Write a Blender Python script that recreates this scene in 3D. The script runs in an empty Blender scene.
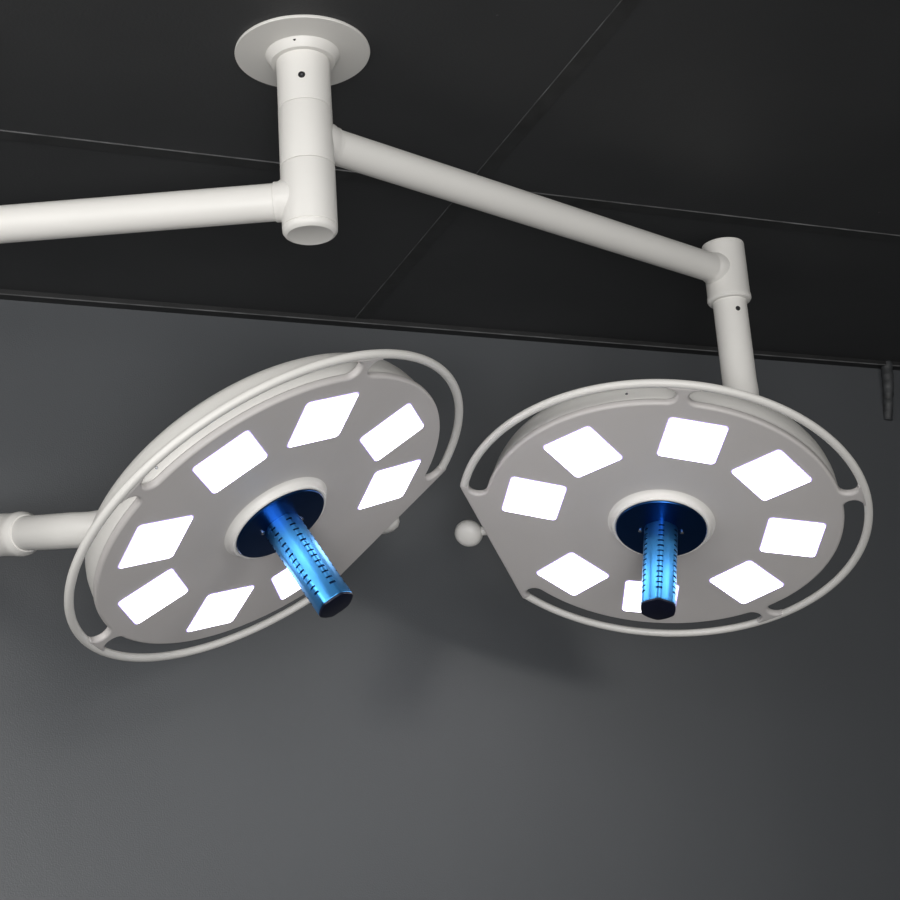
import bpy, bmesh, math
from mathutils import Vector, Matrix

C = bpy.context.scene.collection
SC = bpy.context.scene
PI = math.pi
EYE = 1.6                      # height of the camera above the floor

# ------------------------------------------------------------------ camera
cam_d = bpy.data.cameras.new('camera')
cam = bpy.data.objects.new('camera', cam_d); C.objects.link(cam)
cam_d.sensor_width = 36; cam_d.lens = 1557.03 / 900 * 36
Mc = ((0.9301616, -0.3613672, -0.0649083), (0.0465461, 0.2914282, -0.9554596), (0.3641879, 0.8857106, 0.2878956))
rx, ry, rz = Mc                # image right, image down, forward, in world axes
cam.matrix_world = Matrix(((rx[0], -ry[0], -rz[0], 0), (rx[1], -ry[1], -rz[1], 0), (rx[2], -ry[2], -rz[2], EYE), (0, 0, 0, 1)))
SC.camera = cam

# ------------------------------------------------------------------ light
SC.view_settings.view_transform = 'Standard'
SC.view_settings.look = 'None'
SC.view_settings.gamma = 1
SC.view_settings.exposure = 0.0
SC.view_settings.use_curve_mapping = False
w = bpy.data.worlds.new('world'); SC.world = w; w.use_nodes = True
w.node_tree.nodes['Background'].inputs[0].default_value = (0.93, 0.97, 1.0, 1)
w.node_tree.nodes['Background'].inputs[1].default_value = 0.03

def area(name, loc, target, size, power, col=(1, 1, 1)):
    d = bpy.data.lights.new(name, 'AREA'); d.shape = 'RECTANGLE'; d.size = size[0]; d.size_y = size[1]
    d.energy = power; d.color = col
    o = bpy.data.objects.new(name, d); C.objects.link(o); o.location = loc
    o.rotation_euler = (Vector(target) - Vector(loc)).to_track_quat('-Z', 'Y').to_euler()
    return o
area('fill_light', (0.0, -1.5, 1.3), (0.8, 2.0, 2.1), (1.6, 1.2), 28, (1.0, 0.99, 0.97))  # added unseen fill from the front, power fitted for brightness
area('fill_light', (-1.6, -0.8, 1.2), (0.6, 2.5, 1.8), (1.2, 1.2), 14, (1.0, 0.99, 0.97))  # added unseen fill from low on the left
area('high_fill_light', (0.3, 0.2, 2.6), (0.6, 2.5, 1.9), (0.5, 0.5), 4.8, (1.0, 0.985, 0.955))  # added high fill with no visible source, shades column and arms
area('high_fill_light', (-0.9, 1.2, 2.6), (0.4, 2.5, 1.9), (0.5, 0.5), 7.5, (1.0, 0.985, 0.955))  # added high fill on the left, source unseen
area('fill_light', (-2.1, 0.3, 2.5), (0.6, 2.0, 2.1), (1.4, 1.2), 26, (1.0, 0.985, 0.96))  # added unseen fill to brighten the lamp housings
area('high_fill_light', (2.4, -1.2, 2.55), (1.2, 2.0, 1.9), (0.7, 0.7), 20, (1.0, 0.985, 0.955))  # added unseen source that gives the wall its sheen
sd = bpy.data.lights.new('wall_fill_spot', 'SPOT'); sd.energy = 120; sd.spot_size = .85; sd.spot_blend = 1; sd.shadow_soft_size = .45  # added unseen spot that brightens the wall behind the lamps
so = bpy.data.objects.new('wall_fill_spot', sd); C.objects.link(so); so.location = (-.3, -.8, 1.1)
so.rotation_euler = (Vector((.7, 2.54, 2.02)) - so.location).to_track_quat('-Z', 'Y').to_euler()

# ------------------------------------------------------------------ materials
def mat(name, col, rough=0.5, metal=0.0, noise=None, bump=None, emit=None, coat=0.0, spec=0.5):
    m = bpy.data.materials.new(name); m.use_nodes = True
    nt = m.node_tree; b = nt.nodes['Principled BSDF']
    b.inputs['Base Color'].default_value = (*col, 1)
    b.inputs['Roughness'].default_value = rough; b.inputs['Metallic'].default_value = metal
    b.inputs['Coat Weight'].default_value = coat
    b.inputs['Specular IOR Level'].default_value = spec
    tc = nt.nodes.new('ShaderNodeTexCoord')
    if noise:                                  # (scale, amount)
        n = nt.nodes.new('ShaderNodeTexNoise'); n.inputs['Scale'].default_value = noise[0]; n.inputs['Detail'].default_value = 5
        r = nt.nodes.new('ShaderNodeValToRGB')
        a = noise[1]
        r.color_ramp.elements[0].position = .3; r.color_ramp.elements[1].position = .7
        r.color_ramp.elements[0].color = (*[c * (1 - a) for c in col], 1); r.color_ramp.elements[1].color = (*[min(1, c * (1 + a)) for c in col], 1)
        nt.links.new(tc.outputs['Object'], n.inputs['Vector']); nt.links.new(n.outputs['Fac'], r.inputs[0]); nt.links.new(r.outputs[0], b.inputs['Base Color'])
    if bump:                                   # (scale, strength)
        n2 = nt.nodes.new('ShaderNodeTexNoise'); n2.inputs['Scale'].default_value = bump[0]; n2.inputs['Detail'].default_value = 3
        bp = nt.nodes.new('ShaderNodeBump'); bp.inputs['Strength'].default_value = bump[1]; bp.inputs['Distance'].default_value = 0.001
        nt.links.new(tc.outputs['Object'], n2.inputs['Vector']); nt.links.new(n2.outputs['Fac'], bp.inputs['Height']); nt.links.new(bp.outputs[0], b.inputs['Normal'])
    if emit:
        b.inputs['Emission Color'].default_value = (*emit[0], 1); b.inputs['Emission Strength'].default_value = emit[1]
    return m

WHITE = mat('white_powder_coat', (0.81, 0.795, 0.765), 0.42, noise=(6, .015), bump=(900, .06))
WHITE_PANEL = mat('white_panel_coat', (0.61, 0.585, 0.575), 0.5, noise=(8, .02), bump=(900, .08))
BLUE = mat('blue_anodised_metal', (0.07, 0.33, 0.74), 0.30, 1.0, noise=(40, .05))
BLUE_DISC = mat('blue_anodised_flange', (0.014, 0.062, 0.20), 0.3, 1.0, noise=(20, .06))
NOTCH = mat('dark_blue_notch', (0.01, 0.04, 0.13), 0.4, 1.0, noise=(80, .1))
NAVY = mat('navy_end_cap', (0.006, 0.008, 0.025), 0.35, 0.3, noise=(60, .1))
BLACK = mat('black_screw', (0.012, 0.012, 0.014), 0.4, noise=(300, .1))
STEEL = mat('steel_screw', (0.6, 0.62, 0.66), 0.25, 1.0, noise=(200, .05))
LENS = mat('lit_led_lens', (0.9, 0.9, 0.95), 0.3, noise=None, emit=((1.0, 0.965, 1.0), 5.0))
LENS_FRINGE = mat('lens_fringe_glow', (0.55, 0.50, 0.8), 0.3, emit=((0.55, 0.42, 1.0), 0.7))  # purple camera fringe imitated by a tinted, glowing rim

def wall_material():
    m = bpy.data.materials.new('grey_wall_paint'); m.use_nodes = True
    nt = m.node_tree; b = nt.nodes['Principled BSDF']; b.inputs['Roughness'].default_value = 0.40
    tc = nt.nodes.new('ShaderNodeTexCoord')
    mp = nt.nodes.new('ShaderNodeMapping'); mp.inputs['Scale'].default_value = (1.0, 1.0, 0.22)
    n = nt.nodes.new('ShaderNodeTexNoise'); n.inputs['Scale'].default_value = 2.6; n.inputs['Detail'].default_value = 4
    r = nt.nodes.new('ShaderNodeValToRGB')
    r.color_ramp.elements[0].position = .3; r.color_ramp.elements[1].position = .72
    r.color_ramp.elements[0].color = (0.084, 0.0895, 0.0975, 1); r.color_ramp.elements[1].color = (0.095, 0.1010, 0.109, 1)
    n2 = nt.nodes.new('ShaderNodeTexNoise'); n2.inputs['Scale'].default_value = 420; n2.inputs['Detail'].default_value = 4
    bp = nt.nodes.new('ShaderNodeBump'); bp.inputs['Strength'].default_value = .35; bp.inputs['Distance'].default_value = .001
    # small dark nicks in the paint
    v = nt.nodes.new('ShaderNodeTexVoronoi'); v.inputs['Scale'].default_value = 2.3; v.inputs['Randomness'].default_value = 1
    lt = nt.nodes.new('ShaderNodeMath'); lt.operation = 'LESS_THAN'; lt.inputs[1].default_value = .009
    mx = nt.nodes.new('ShaderNodeMixRGB'); mx.inputs[2].default_value = (0.03, 0.032, 0.035, 1)
    L = nt.links.new
    L(tc.outputs['Object'], mp.inputs[0]); L(mp.outputs[0], n.inputs['Vector']); L(n.outputs['Fac'], r.inputs[0])
    L(tc.outputs['Object'], v.inputs['Vector']); L(v.outputs['Distance'], lt.inputs[0]); L(lt.outputs[0], mx.inputs[0]); L(r.outputs[0], mx.inputs[1])
    L(mx.outputs[0], b.inputs['Base Color'])
    L(tc.outputs['Object'], n2.inputs['Vector']); L(n2.outputs['Fac'], bp.inputs['Height']); L(bp.outputs[0], b.inputs['Normal'])
    return m
WALL = wall_material()

def ceiling_material():
    m = bpy.data.materials.new('black_ceiling_board'); m.use_nodes = True
    nt = m.node_tree; b = nt.nodes['Principled BSDF']; b.inputs['Roughness'].default_value = 0.6
    b.inputs['Specular IOR Level'].default_value = 0.3
    tc = nt.nodes.new('ShaderNodeTexCoord')
    n = nt.nodes.new('ShaderNodeTexNoise'); n.inputs['Scale'].default_value = 3.5; n.inputs['Detail'].default_value = 6
    r = nt.nodes.new('ShaderNodeValToRGB')
    r.color_ramp.elements[0].position = .3; r.color_ramp.elements[1].position = .75
    r.color_ramp.elements[0].color = (0.048, 0.0495, 0.0520, 1); r.color_ramp.elements[1].color = (0.060, 0.0615, 0.0640, 1)
    n2 = nt.nodes.new('ShaderNodeTexNoise'); n2.inputs['Scale'].default_value = 260; n2.inputs['Detail'].default_value = 4
    bp = nt.nodes.new('ShaderNodeBump'); bp.inputs['Strength'].default_value = .35; bp.inputs['Distance'].default_value = .001
    v = nt.nodes.new('ShaderNodeTexVoronoi'); v.inputs['Scale'].default_value = 7; v.inputs['Randomness'].default_value = 1
    lt = nt.nodes.new('ShaderNodeMath'); lt.operation = 'LESS_THAN'; lt.inputs[1].default_value = .016
    mx = nt.nodes.new('ShaderNodeMixRGB'); mx.inputs[2].default_value = (0.10, 0.10, 0.10, 1)
    L = nt.links.new
    L(tc.outputs['Object'], n.inputs['Vector']); L(n.outputs['Fac'], r.inputs[0])
    L(tc.outputs['Object'], v.inputs['Vector']); L(v.outputs['Distance'], lt.inputs[0]); L(lt.outputs[0], mx.inputs[0]); L(r.outputs[0], mx.inputs[1])
    L(mx.outputs[0], b.inputs['Base Color'])
    L(tc.outputs['Object'], n2.inputs['Vector']); L(n2.outputs['Fac'], bp.inputs['Height']); L(bp.outputs[0], b.inputs['Normal'])
    return m
CEIL = ceiling_material()
TRIM = mat('black_trim', (0.020, 0.0205, 0.0215), 0.5, noise=(30, .2))
SEAM = mat('dark_ceiling_seam', (0.036, 0.037, 0.038), 0.6, noise=(30, .2))
TRIM_EDGE = mat('worn_trim_edge', (0.11, 0.112, 0.115), 0.45, noise=(25, .5))
FLOOR = mat('grey_floor', (0.28, 0.27, 0.26), 0.6, noise=(5, .08))
PIPE = mat('dark_pipe_paint', (0.055, 0.058, 0.062), 0.5, noise=(60, .4), bump=(90, .8))

# ------------------------------------------------------------------ mesh helpers
def finish(name, me, m, parent=None, angle=32, mw=None):
    ob = bpy.data.objects.new(name, me); C.objects.link(ob)
    if not me.materials: me.materials.append(m)
    for p in me.polygons: p.use_smooth = True
    me.set_sharp_from_angle(angle=math.radians(angle))
    if parent is not None: ob.parent = parent
    if mw is not None: ob.matrix_local = mw
    return ob

def from_bm(name, bm, m, parent=None, angle=32, mw=None):
    bmesh.ops.recalc_face_normals(bm, faces=bm.faces)
    me = bpy.data.meshes.new(name); bm.to_mesh(me); bm.free()
    return finish(name, me, m, parent, angle, mw)

def frame(origin, axis, hint=(0.1, 0.2, 0.97)):
    """matrix whose local z is axis"""
    a = Vector(axis).normalized(); h = Vector(hint)
    if abs(a.dot(h.normalized())) > .95: h = Vector((1, 0.1, 0))
    x = (h - a * h.dot(a)).normalized(); y = a.cross(x)
    return Matrix(((x[0], y[0], a[0], origin[0]), (x[1], y[1], a[1], origin[1]), (x[2], y[2], a[2], origin[2]), (0, 0, 0, 1)))

def lathe(bm, prof, seg=64, mtx=Matrix(), rfun=None):
    """prof: list of (r, z); r = 0 closes with a fan"""
    rings = []
    for r, z in prof:
        if r <= 1e-7: rings.append([bm.verts.new(mtx @ Vector((0, 0, z)))])
        else:
            rings.append([bm.verts.new(mtx @ Vector((r * math.cos(2 * PI * i / seg), r * math.sin(2 * PI * i / seg), z))) for i in range(seg)])
    for a, b in zip(rings, rings[1:]):
        for i in range(seg):
            j = (i + 1) % seg
            if len(a) == 1 and len(b) == 1: break
            if len(a) == 1: bm.faces.new((a[0], b[j], b[i]))
            elif len(b) == 1: bm.faces.new((a[i], a[j], b[0]))
            else: bm.faces.new((a[i], a[j], b[j], b[i]))

def rounded(r, z0, z1, f0=0.0, f1=0.0, n=4):
    """closed solid profile of a cylinder with rounded ends"""
    p = [(0, z0)]
    if f0: p += [(r - f0 + f0 * math.sin(k * PI / 2 / n), z0 + f0 - f0 * math.cos(k * PI / 2 / n)) for k in range(n + 1)]
    else: p += [(r, z0)]
    if f1: p += [(r - f1 + f1 * math.cos(k * PI / 2 / n), z1 - f1 + f1 * math.sin(k * PI / 2 / n)) for k in range(n + 1)]
    else: p += [(r, z1)]
    return p + [(0, z1)]

def cyl(name, p0, p1, r, m, parent=None, f0=0.0, f1=0.0, seg=64, mw=None):
    p0 = Vector(p0); p1 = Vector(p1); bm = bmesh.new()
    lathe(bm, rounded(r, 0, (p1 - p0).length, f0, f1), seg, frame(p0, p1 - p0))
    return from_bm(name, bm, m, parent, mw=mw)

def catmull(pts, sub=10):
    P = [Vector(p) for p in pts]; P = [2 * P[0] - P[1]] + P + [2 * P[-1] - P[-2]]
    out = []
    for i in range(1, len(P) - 2):
        for k in range(sub):
            t = k / sub; a, b, c, d = P[i - 1:i + 3]
            out.append(.5 * ((2 * b) + (c - a) * t + (2 * a - 5 * b + 4 * c - d) * t * t + (3 * b - a - 3 * c + d) * t ** 3))
    return out + [P[-2]]

def tube(name, pts, r, m, parent=None, seg=40, radii=None):
    bm = bmesh.new(); pts = [Vector(p) for p in pts]; rings = []; x = None
    for i, p in enumerate(pts):
        t = (pts[min(i + 1, len(pts) - 1)] - pts[max(i - 1, 0)]).normalized()
        if x is None:
            h = Vector((0, 0, 1)) if abs(t.z) < .9 else Vector((1, 0, 0)); x = h
        x = (x - t * x.dot(t)).normalized(); y = t.cross(x); rr = radii[i] if radii else r
        rings.append([bm.verts.new(p + x * rr * math.cos(2 * PI * k / seg) + y * rr * math.sin(2 * PI * k / seg)) for k in range(seg)])
    for a, b in zip(rings, rings[1:]):
        for k in range(seg): bm.faces.new((a[k], a[(k + 1) % seg], b[(k + 1) % seg], b[k]))
    bm.faces.new(rings[0]); bm.faces.new(rings[-1][::-1])
    return from_bm(name, bm, m, parent)

def box(name, lo, hi, m, parent=None):
    bm = bmesh.new(); bmesh.ops.create_cube(bm, size=1)
    for v in bm.verts: v.co = Vector([lo[i] + (v.co[i] + .5) * (hi[i] - lo[i]) for i in range(3)])
    return from_bm(name, bm, m, parent)

def slab(name, outline, z0, z1, bevel, m, parent=None, res=4):
    """filled 2D outline extruded between z0 and z1 with rounded rims"""
    cu = bpy.data.curves.new(name, 'CURVE'); cu.dimensions = '2D'; cu.fill_mode = 'BOTH'
    cu.bevel_depth = bevel; cu.extrude = (z1 - z0) / 2 - bevel; cu.bevel_resolution = res; cu.offset = -bevel
    sp = cu.splines.new('POLY'); sp.points.add(len(outline) - 1)
    for p, (x, y) in zip(sp.points, outline): p.co = (x, y, 0, 1)
    sp.use_cyclic_u = True
    tmp = bpy.data.objects.new('tmp', cu); C.objects.link(tmp)
    dg = bpy.context.evaluated_depsgraph_get()
    me = bpy.data.meshes.new_from_object(tmp.evaluated_get(dg))
    bpy.data.objects.remove(tmp); bpy.data.curves.remove(cu)
    me.name = name; me.materials.clear()
    bm = bmesh.new(); bm.from_mesh(me); bmesh.ops.remove_doubles(bm, verts=bm.verts, dist=1e-5)
    bmesh.ops.translate(bm, verts=bm.verts, vec=(0, 0, (z0 + z1) / 2)); bmesh.ops.recalc_face_normals(bm, faces=bm.faces)
    bm.to_mesh(me); bm.free()
    ob = finish(name, me, m, parent, 40)
    for p in me.polygons:
        if abs(p.normal.z) > .9995: p.use_smooth = False
    return ob

def empty(name, loc, label, cat, group=None, mtx=None):
    o = bpy.data.objects.new(name, None); C.objects.link(o); o.empty_display_size = .05
    if mtx is not None: o.matrix_world = mtx
    else: o.location = loc
    o['label'] = label; o['category'] = cat
    if group: o['group'] = group
    return o

def structure(o, label=None):
    o['kind'] = 'structure'
    if label: o['label'] = label
    return o

# ------------------------------------------------------------------ the setting
HC = EYE + 1.0651              # ceiling height
YW = 2.543                     # back wall
SA, SB, BW = 1.9685, 0.8665, 0.024   # ceiling bar positions and width
structure(box('wall_back', (-2.6, YW, 0), (5.2, YW + .12, HC + .12), WALL), 'plain dark grey painted wall below the black ceiling')
structure(box('floor', (-2.6, -4.0, -.1), (5.2, YW + .12, 0), FLOOR), 'grey floor below the lamps')
structure(box('ceiling', (-2.6, -4.0, HC), (5.2, YW + .12, HC + .12), CEIL), 'black ceiling of large boards with narrow seams')
# dark angle strip where the ceiling meets the wall, with its thin worn lip
structure(box('trim_1', (-2.6, YW - .022, HC - .010), (5.2, YW, HC), TRIM), 'black angle strip between ceiling and wall')
structure(box('trim_2', (-2.6, YW - .0232, HC - .0106), (5.2, YW - .022, HC - .0085), TRIM_EDGE), 'thin lip on the strip above the wall')
# seams between ceiling boards
structure(box('trim_3', (-2.6, SA + .0012, HC - .0015), (5.2, SA + BW, HC), SEAM), 'black ceiling seam running parallel to the wall')
structure(box('trim_4', (-2.6, SA, HC - .0018), (5.2, SA + .0012, HC), TRIM_EDGE), 'thin worn edge of the seam parallel to the wall')
structure(box('trim_5', (SB + .001, -4, HC - .001), (SB + BW, YW - .022, HC), SEAM), 'black ceiling seam running towards the wall')
structure(box('trim_6', (SB, -4, HC - .0012), (SB + .001, YW - .022, HC), TRIM_EDGE), 'thin worn edge of the seam running towards the wall')

# short wrinkled dark conduit at the top of the wall, far right
pts = catmull([(2.050, YW - .012, HC), (2.047, YW - .012, HC - .045), (2.043, YW - .008, HC - .085), (2.040, YW - .002, HC - .125)], 14)
o = tube('wall_conduit', pts, .0125, PIPE, seg=20, radii=[.0125 * (1 - .25 * i / len(pts)) * (1 + .05 * math.sin(i * .9) + .03 * math.sin(i * 2.3)) for i in range(len(pts))])
o['label'] = 'short dark wrinkled conduit running down the wall from the ceiling at far right'; o['category'] = 'conduit'

# ------------------------------------------------------------------ ceiling column
CX, CY = 0.5228, 1.6729
CB = Vector((CX, CY, EYE))
R_COL = 0.0338
col = empty('ceiling_column', (CX, CY, HC), 'white round ceiling flange with short upright column carrying both lamp arms', 'ceiling mount')
def vl(name, prof, m, parent, seg=96, cx=CX, cy=CY):
    """upright lathe part given in heights above the eye"""
    bm = bmesh.new(); loc = parent.matrix_world.translation if parent.parent is None else Vector((0, 0, 0))
    base = Vector(PARENT_LOC[parent.name])
    lathe(bm, prof, seg, Matrix.Translation(Vector((cx, cy, EYE)) - base))
    return from_bm(name, bm, m, parent)
PARENT_LOC = {col.name: (CX, CY, HC)}
c0 = HC - EYE
vl('flange', [(0, c0), (.0852, c0), (.0858, c0 - .0024), (.0852, c0 - .0040), (.060, c0 - .0052), (.0, c0 - .0054)], WHITE, col)
vl('collar', [(0, c0 - .003), (.0480, c0 - .004), (.0470, c0 - .0055), (.0450, c0 - .0090), (.0420, c0 - .0145), (.0405, c0 - .0165), (0, c0 - .0165)], WHITE, col)
vl('column_tube', rounded(R_COL, .9812, c0 - .012, .0008, 0), WHITE, col)
def dot(name, p, axis, r, m, parent, depth=.0035, ring=None):
    a = Vector(axis).normalized(); base = Vector(PARENT_LOC[parent.name]); p = Vector(p) - base
    o = cyl(name, p - a * depth, p + a * .0006, r, m, parent, 0, .0003, 24)
    return o
# direction from column towards camera
tc_ = Vector((-CX, -CY, 0)).normalized()
def on_tube(cx, cy, z, ang, r):
    d = Matrix.Rotation(math.radians(ang), 3, 'Z') @ Vector((-cx, -cy, 0)).normalized()
    return Vector((cx, cy, EYE + z)) + d * r, d
p, d = on_tube(CX, CY, 1.0130, -4, R_COL)
s1 = dot('set_screw', p, d, .0044, BLACK, col); s1['label'] = 'black set screw'
pc = p - Vector((CX, CY, HC))
hx = cyl('screw_socket', pc + d * .0004, pc + d * .0010, .0016, STEEL, s1, 0, 0, 6)
p, d = on_tube(CX, CY, c0 - .0085, -12, .0448)
dot('collar_screw', p, d, .0018, BLACK, col)['label'] = 'tiny black screw'

# ------------------------------------------------------------------ swing arms
def swing_arm(label, z, adir, length, r_arm, seg_lo, seg_hi, end_lo, end_hi, capped):
    a = Vector((adir[0], adir[1], 0)).normalized()
    root = empty('swing_arm', (CX, CY, EYE + z), label, 'lamp arm', 'white swing arms on the ceiling column')
    base = Vector((CX, CY, EYE + z)); PARENT_LOC[root.name] = base
    if capped:
        vl('swivel_sleeve', rounded(R_COL + .0004, seg_lo + .0105, seg_hi, .0008, .0010), WHITE, root)
        vl('end_cap', [(0, seg_lo + .011), (R_COL - .0010, seg_lo + .011), (R_COL - .0010, seg_lo + .0100), (R_COL + .0002, seg_lo + .0092), (R_COL, seg_lo + .0050), (R_COL - .0022, seg_lo + .0018), (R_COL - .0055, seg_lo), (R_COL - .0075, seg_lo + .0006), (0, seg_lo + .0008)], WHITE, root)
    else:
        vl('swivel_sleeve', rounded(R_COL + .0002, seg_lo, seg_hi, .0010, .0008), WHITE, root)
    # arm tube, joint collar
    bm = bmesh.new(); lathe(bm, rounded(r_arm, .02, length - .012), 64, frame((0, 0, 0), a))
    from_bm('arm_tube', bm, WHITE, root)
    bm = bmesh.new()
    lathe(bm, [(0, .015), (r_arm + .0046, .015), (r_arm + .0036, .0330), (r_arm + .0018, .0362), (r_arm + .0016, .0415), (r_arm + .0008, .0423), (r_arm - .001, .0423), (0, .0423)], 64, frame((0, 0, 0), a))
    from_bm('joint_collar', bm, WHITE, root)
    # end block
    ex, ey = CX + a.x * length, CY + a.y * length
    bm = bmesh.new(); R = .0332
    lathe(bm, [(0, end_hi), (R - .0025, end_hi), (R - .0006, end_hi - .001), (R, end_hi - .0032), (R - .0006, end_hi - .0038), (R - .0006, end_hi - .0044), (R, end_hi - .005),
               (R, end_lo + .012), (R + .0008, end_lo + .010), (R + .0010, end_lo + .004), (R - .001, end_lo + .0008), (R - .003, end_lo), (0, end_lo)], 96, Matrix.Translation(Vector((ex, ey, EYE)) - base))
    from_bm('end_joint', bm, WHITE, root)
    bm = bmesh.new()
    lathe(bm, [(0, length - .05), (r_arm - .0005, length - .041), (r_arm + .0012, length - .036), (r_arm + .0030, length - .030), (r_arm + .0034, length - .020), (0, length - .02)], 64, frame((0, 0, 0), a))
    from_bm('weld_bead', bm, WHITE, root)
    return root, Vector((ex, ey, EYE))

armR, endR = swing_arm('white arm running right from mid ceiling column to the joint above the right lamp', 0.9440, (1.28245 - CX, 1.93100 - CY), 0.80250, .0226, .9022, .9806, .8925, .9905, False)
armL, endL = swing_arm('white arm running left out of the picture from the capped foot of the column', 0.8589, (-.3518, .1567), 0.805, .0233, .8105, .9016, .800, .905, True)

# ------------------------------------------------------------------ surgical lamps
AX = 157.3
def pol(r, a): return (r * math.cos(math.radians(a)), r * math.sin(math.radians(a)))
SX, SY = pol(.009, AX + 180)       # the round body is centred slightly towards the flat side of the LED pattern
SHIFT = Matrix.Translation((SX, SY, 0))
def pos_(r, a): x, y = pol(r, a); return (x + SX, y + SY)
def panel_outline():
    ri, ro, rm = .2730, .3015, .3075; w = (ro - ri) / 2; rc = (ro + ri) / 2; out = []
    dw = math.degrees(w / rc)
    slots = [(AX - 153.6, AX - 70.9), (AX - 67.5, AX - 1.7), (AX + 1.7, AX + 67.5), (AX + 70.9, AX + 153.6)]
    for a0, a1 in slots:
        out.append(pos_(rm, a0 + dw))
        for k in range(0, 13):      # rounded start of the slot, outer to inner
            t = PI * k / 12; out.append(pos_(rc + w * math.cos(t), a0 + dw - dw * math.sin(t)))
        n = int((a1 - a0 - 2 * dw) / 1.5)
        for k in range(1, n): out.append(pos_(ri, a0 + dw + (a1 - a0 - 2 * dw) * k / n))
        for k in range(0, 13):
            t = PI * k / 12; out.append(pos_(rc - w * math.cos(t), a1 - dw + dw * math.sin(t)))
        out.append(pos_(rm, a1 - dw))
    # flat side
    R = .3145; da = 28.2
    out += [pos_(R, AX + 180 - da - .9), pos_(R, AX + 180 - da - .3), pos_(R - .003, AX + 180 - da + 1.0)]
    out += [pos_(R - .003, AX + 180 + da - 1.0), pos_(R, AX + 180 + da + .3), pos_(R, AX + 180 + da + .9)]
    return out
def ring_outline():
    ri, ro = .3020, .3145; a0, a1 = AX - 151.6, AX + 151.6; n = 200
    return [pos_(ro, a0 + (a1 - a0) * k / n) for k in range(n + 1)] + [pos_(ri, a1 - (a1 - a0) * k / n) for k in range(n + 1)]
TILES = []
for r, a, o_ in ((.1920, 23.3, 22.4), (.1951, 64.7, 62.6), (.2029, 112.4, 110.0), (.2078, 151.35, 150.5)):
    TILES += [(r, AX - a, AX - o_), (r, AX + a, AX + o_)]

def grip_mesh(parent, phase):
    """hexagonal rounded grip with a row of notches on every ridge; points along -z"""
    z0, z1, R = -.0155, -.1600, .0262; na, nz = 168, 220
    bm = bmesh.new(); rings = []; deep = set()
    pitch = .0096
    for j in range(nz + 1):
        t = j / nz; z = z0 + (z1 - z0) * t; ring = []
        L = -(z - z0)
        for i in range(na):
            th = 2 * PI * i / na
            c = math.cos(6 * (th - phase))
            r = R * (1 + .026 * c + .006 * math.cos(12 * (th - phase)))
            dth = ((th - phase + PI / 6) % (PI / 3)) - PI / 6
            ph = (L - .0075) / pitch
            if 0 <= ph < 12.5 and (ph % 1) < .22 and abs(dth) * R < .0046: r -= .0016; deep.add((j, i))
            if L > .1415: r -= (L - .1415) ** 2 * 160
            ring.append(bm.verts.new((SX + r * math.cos(th), SY + r * math.sin(th), z)))
        rings.append(ring)
    for j in range(nz):
        a, b = rings[j], rings[j + 1]
        for i in range(na):
            fc = bm.faces.new((a[i], a[(i + 1) % na], b[(i + 1) % na], b[i]))
            if (j, i) in deep or (j + 1, i) in deep: fc.material_index = 1
    bm.faces.new(rings[0])
    g = from_bm('handle_grip', bm, BLUE, parent, 40)
    g.data.materials.append(NOTCH)
    bm = bmesh.new(); prev = None
    for j, (s, z) in enumerate(((.985, z1 + .003), (.992, z1 - .0002), (.975, z1 - .0012), (.93, z1 - .0016))):
        ring = []
        for i in range(na):
            th = 2 * PI * i / na; r = R * s * (1 + .026 * math.cos(6 * (th - phase)) + .006 * math.cos(12 * (th - phase)))
            ring.append(bm.verts.new((SX + r * math.cos(th), SY + r * math.sin(th), z)))
        if prev:
            for i in range(na): bm.faces.new((prev[i], prev[(i + 1) % na], ring[(i + 1) % na], ring[i]))
        else: bm.faces.new(ring)
        prev = ring
    bm.faces.new(prev)
    e = from_bm('end_cap', bm, NAVY, g, 30); e['label'] = 'dark navy end cap'
    return g

def tile_outline(c, rot, s, rad=.006):
    out = []
    for q, (sx, sy) in enumerate(((1, 1), (-1, 1), (-1, -1), (1, -1))):
        for k in range(6):
            t = q * PI / 2 + k * PI / 10
            x = sx * (s / 2 - rad) + rad * math.cos(t); y = sy * (s / 2 - rad) + rad * math.sin(t)
            out.append((c[0] + x * math.cos(rot) - y * math.sin(rot), c[1] + x * math.sin(rot) + y * math.cos(rot)))
    return out
def prism(bm, outline, z0, z1):
    a = [bm.verts.new((x, y, z0)) for x, y in outline]; b = [bm.verts.new((x, y, z1)) for x, y in outline]; n = len(a)
    for i in range(n): bm.faces.new((a[i], a[(i + 1) % n], b[(i + 1) % n], b[i]))
    bm.faces.new(a); bm.faces.new(b[::-1])

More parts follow.
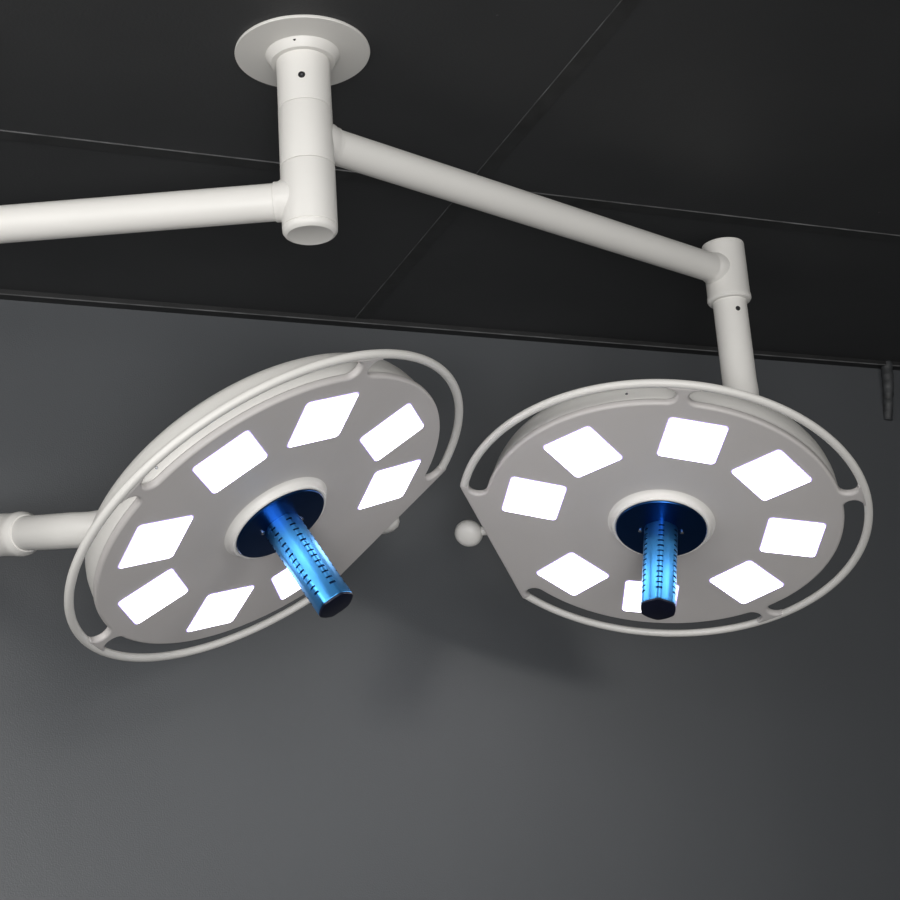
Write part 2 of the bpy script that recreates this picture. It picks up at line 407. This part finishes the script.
def surgical_lamp(label, pos, rot, phase, tube_pts, extra):
    mtx = Matrix(((*rot[0], pos[0]), (*rot[1], pos[1]), (*rot[2], pos[2] + EYE), (0, 0, 0, 1)))
    root = empty('surgical_lamp', None, label, 'surgical lamp', 'round surgical lamp heads', mtx)
    inv = mtx.inverted()
    pan = slab('front_panel', panel_outline(), 0, .0115, .0040, WHITE_PANEL, root)
    slab('grip_ring', ring_outline(), .0002, .0114, .0054, WHITE, root)
    bm = bmesh.new()
    lathe(bm, [(0, .009), (.2670, .009), (.2685, .0115), (.2690, .016), (.2680, .030), (.2655, .044), (.2620, .054), (.2570, .062), (.248, .069), (.228, .076), (.18, .081), (.10, .085), (0, .086)], 160, SHIFT)
    from_bm('housing', bm, WHITE, root, 40)
    for a, h in ((71.5, .0255), (163, .0215)):
        x, y = pos_(.2682, a); d = Vector((*pol(1, a), 0))
        cyl('housing_screw', Vector((x, y, h)) - d * .002, Vector((x, y, h)) + d * .0006, .0022, STEEL, root, 0, 0, 16)
    # LED windows, each with a painted fringe glow round its lens
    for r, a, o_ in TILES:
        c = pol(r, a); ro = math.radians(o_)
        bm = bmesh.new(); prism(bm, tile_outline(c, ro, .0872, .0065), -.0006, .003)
        w_ = from_bm('led_window', bm, LENS_FRINGE, root); w_['label'] = 'LED window with a painted lavender fringe glow'
        bm = bmesh.new(); prism(bm, tile_outline(c, ro, .0838, .006), -.0012, .001)
        l_ = from_bm('lens', bm, LENS, w_); l_['label'] = 'brightly lit white lens'
    # raised boss round the handle
    bm = bmesh.new()
    lathe(bm, [(0, .002), (.0825, .002), (.0818, -.0002), (.0785, -.0014), (.0765, -.0036), (.0752, -.0066), (.0744, -.0098), (.0732, -.0116), (.0715, -.0122), (.0700, -.0116), (.0695, -.0105), (0, -.0105)], 96, SHIFT)
    from_bm('handle_boss', bm, WHITE, root, 50)
    bm = bmesh.new()
    lathe(bm, [(0, -.010), (.0693, -.010), (.0694, -.0126), (.0684, -.0138), (.060, -.0146), (.0, -.0160)], 96, SHIFT)
    fl = from_bm('handle_flange', bm, BLUE_DISC, root, 40); fl['label'] = 'dark blue metal disc'
    for s in (0, 1):
        a = phase + PI / 2 + PI * s
        x, y = .0315 * math.cos(a), .0315 * math.sin(a)
        bm = bmesh.new(); lathe(bm, [(0, -.014), (.0032, -.014), (.0030, -.0172), (.0015, -.0182), (0, -.0184)], 20, Matrix.Translation((x + SX, y + SY, 0)))
        from_bm('flange_screw', bm, STEEL, fl)
    grip_mesh(root, phase)
    # knob on the flat side
    a = AX + 180 + 1.4 - .5
    kx, ky = pos_(.3215, AX + 180 - .45); kc = Vector((kx, ky, .035))
    tang = Vector((-math.sin(math.radians(a)), math.cos(math.radians(a)), 0))
    ax_ = (Vector((0, 0, -1)) - tang * KNOB_T).normalized()
    bm = bmesh.new()
    prof = [(0, -.0165), (.009, -.0153), (.0165, -.0118), (.0212, -.0062), (.0232, 0), (.0222, .0072), (.0182, .0132), (.0110, .0168), (0, .0180)]
    lathe(bm, prof, 48, frame(kc, ax_))
    kn = from_bm('adjusting_knob', bm, WHITE, root, 60)
    sx, sy = pos_(.255, AX + 180 - 1.6)
    cyl('knob_stem', (sx, sy, .034), kc - ax_ * .004, .0075, WHITE, root, 0, 0, 24)
    # suspension: hub on the back, bent tube towards the arm
    bm = bmesh.new(); lathe(bm, [(0, .082), (.066, .082), (.062, .086), (.050, .094), (.046, .100), (.046, .132), (.042, .138), (0, .139)], 64)
    from_bm('rear_hub', bm, WHITE, root, 40)
    pts = [inv @ (Vector(p) + Vector((0, 0, EYE))) for p in tube_pts]
    tube('hanging_tube', pts, .0262 if not extra else .0252, WHITE, root)
    if extra:
        q = [inv @ (Vector(p) + Vector((0, 0, EYE))) for p in extra]
        tube('swivel_socket', q, .03, WHITE, root, radii=[.0315] * (len(q) - 5) + [.0318, .0324, .0328, .0318, .0272])
    PARENT_LOC[root.name] = (0, 0, 0)
    return root, inv
KNOB_T = -0.35

POS_R = (1.183944, 2.026323, 0.559482)
ROT_R = ((-0.910679, -0.277446, 0.306085), (0.369696, -0.877976, 0.304110), (0.184361, 0.390105, 0.902125))
POS_L = (0.561466, 2.026437, 0.548515)
ROT_L = ((0.518843, -0.761229, -0.389015), (0.844987, 0.387675, 0.368382), (-0.129612, -0.519845, 0.844371))
ex, ey = 1.28245, 1.93100
ptsR = [(ex, ey, .8925), (ex, ey, .86), (ex, ey, .80)] + catmull([(ex, ey, .765), (ex, ey, .735), (1.278, 1.945, .703), (1.254, 1.992, .674), (1.2205, 2.0580, .6650)], 8)
PH_R = math.atan2(.783, .094)
lampR, invR = surgical_lamp('round white surgical lamp hanging from the right arm, facing down with its handle upright below', POS_R, ROT_R, PH_R, ptsR, None)
d = Matrix.Rotation(math.radians(26), 3, 'Z') @ Vector((-ex, -ey, 0)).normalized()
p = Vector((ex, ey, EYE + .8725)) + d * .0262
sc = cyl('set_screw', invR @ (p - d * .003), invR @ (p + d * .0006), .0038, BLACK, lampR, 0, .0003, 24); sc['label'] = 'black set screw'
ptsL = catmull([(.2471, 2.2789, .5787), (.2605, 2.2471, .5726), (.2775, 2.2060, .5640), (.3040, 2.1570, .5548), (.3398, 2.1215, .5500), (.3950, 2.1100, .5660), (.4600, 2.0960, .6200), (.5155, 2.0700, .6430)], 8)
elbow = catmull([(-.2117, 2.0006, .80), (-.2117, 2.0006, .72), (-.203, 2.025, .64), (-.165, 2.12, .602), (-.08, 2.27, .596), (.02, 2.37, .597), (.10, 2.400, .597), (.165, 2.375, .593), (.2252, 2.3110, .5846), (.2440, 2.2850, .5793), (.2572, 2.2555, .5743)], 4)
PH_L = math.atan2(-.0336, -.889) + PI / 6
lampL, invL = surgical_lamp('round white surgical lamp tilted to the left on the horizontal arm, handle slanting down right', POS_L, ROT_L, PH_L, ptsL, elbow)
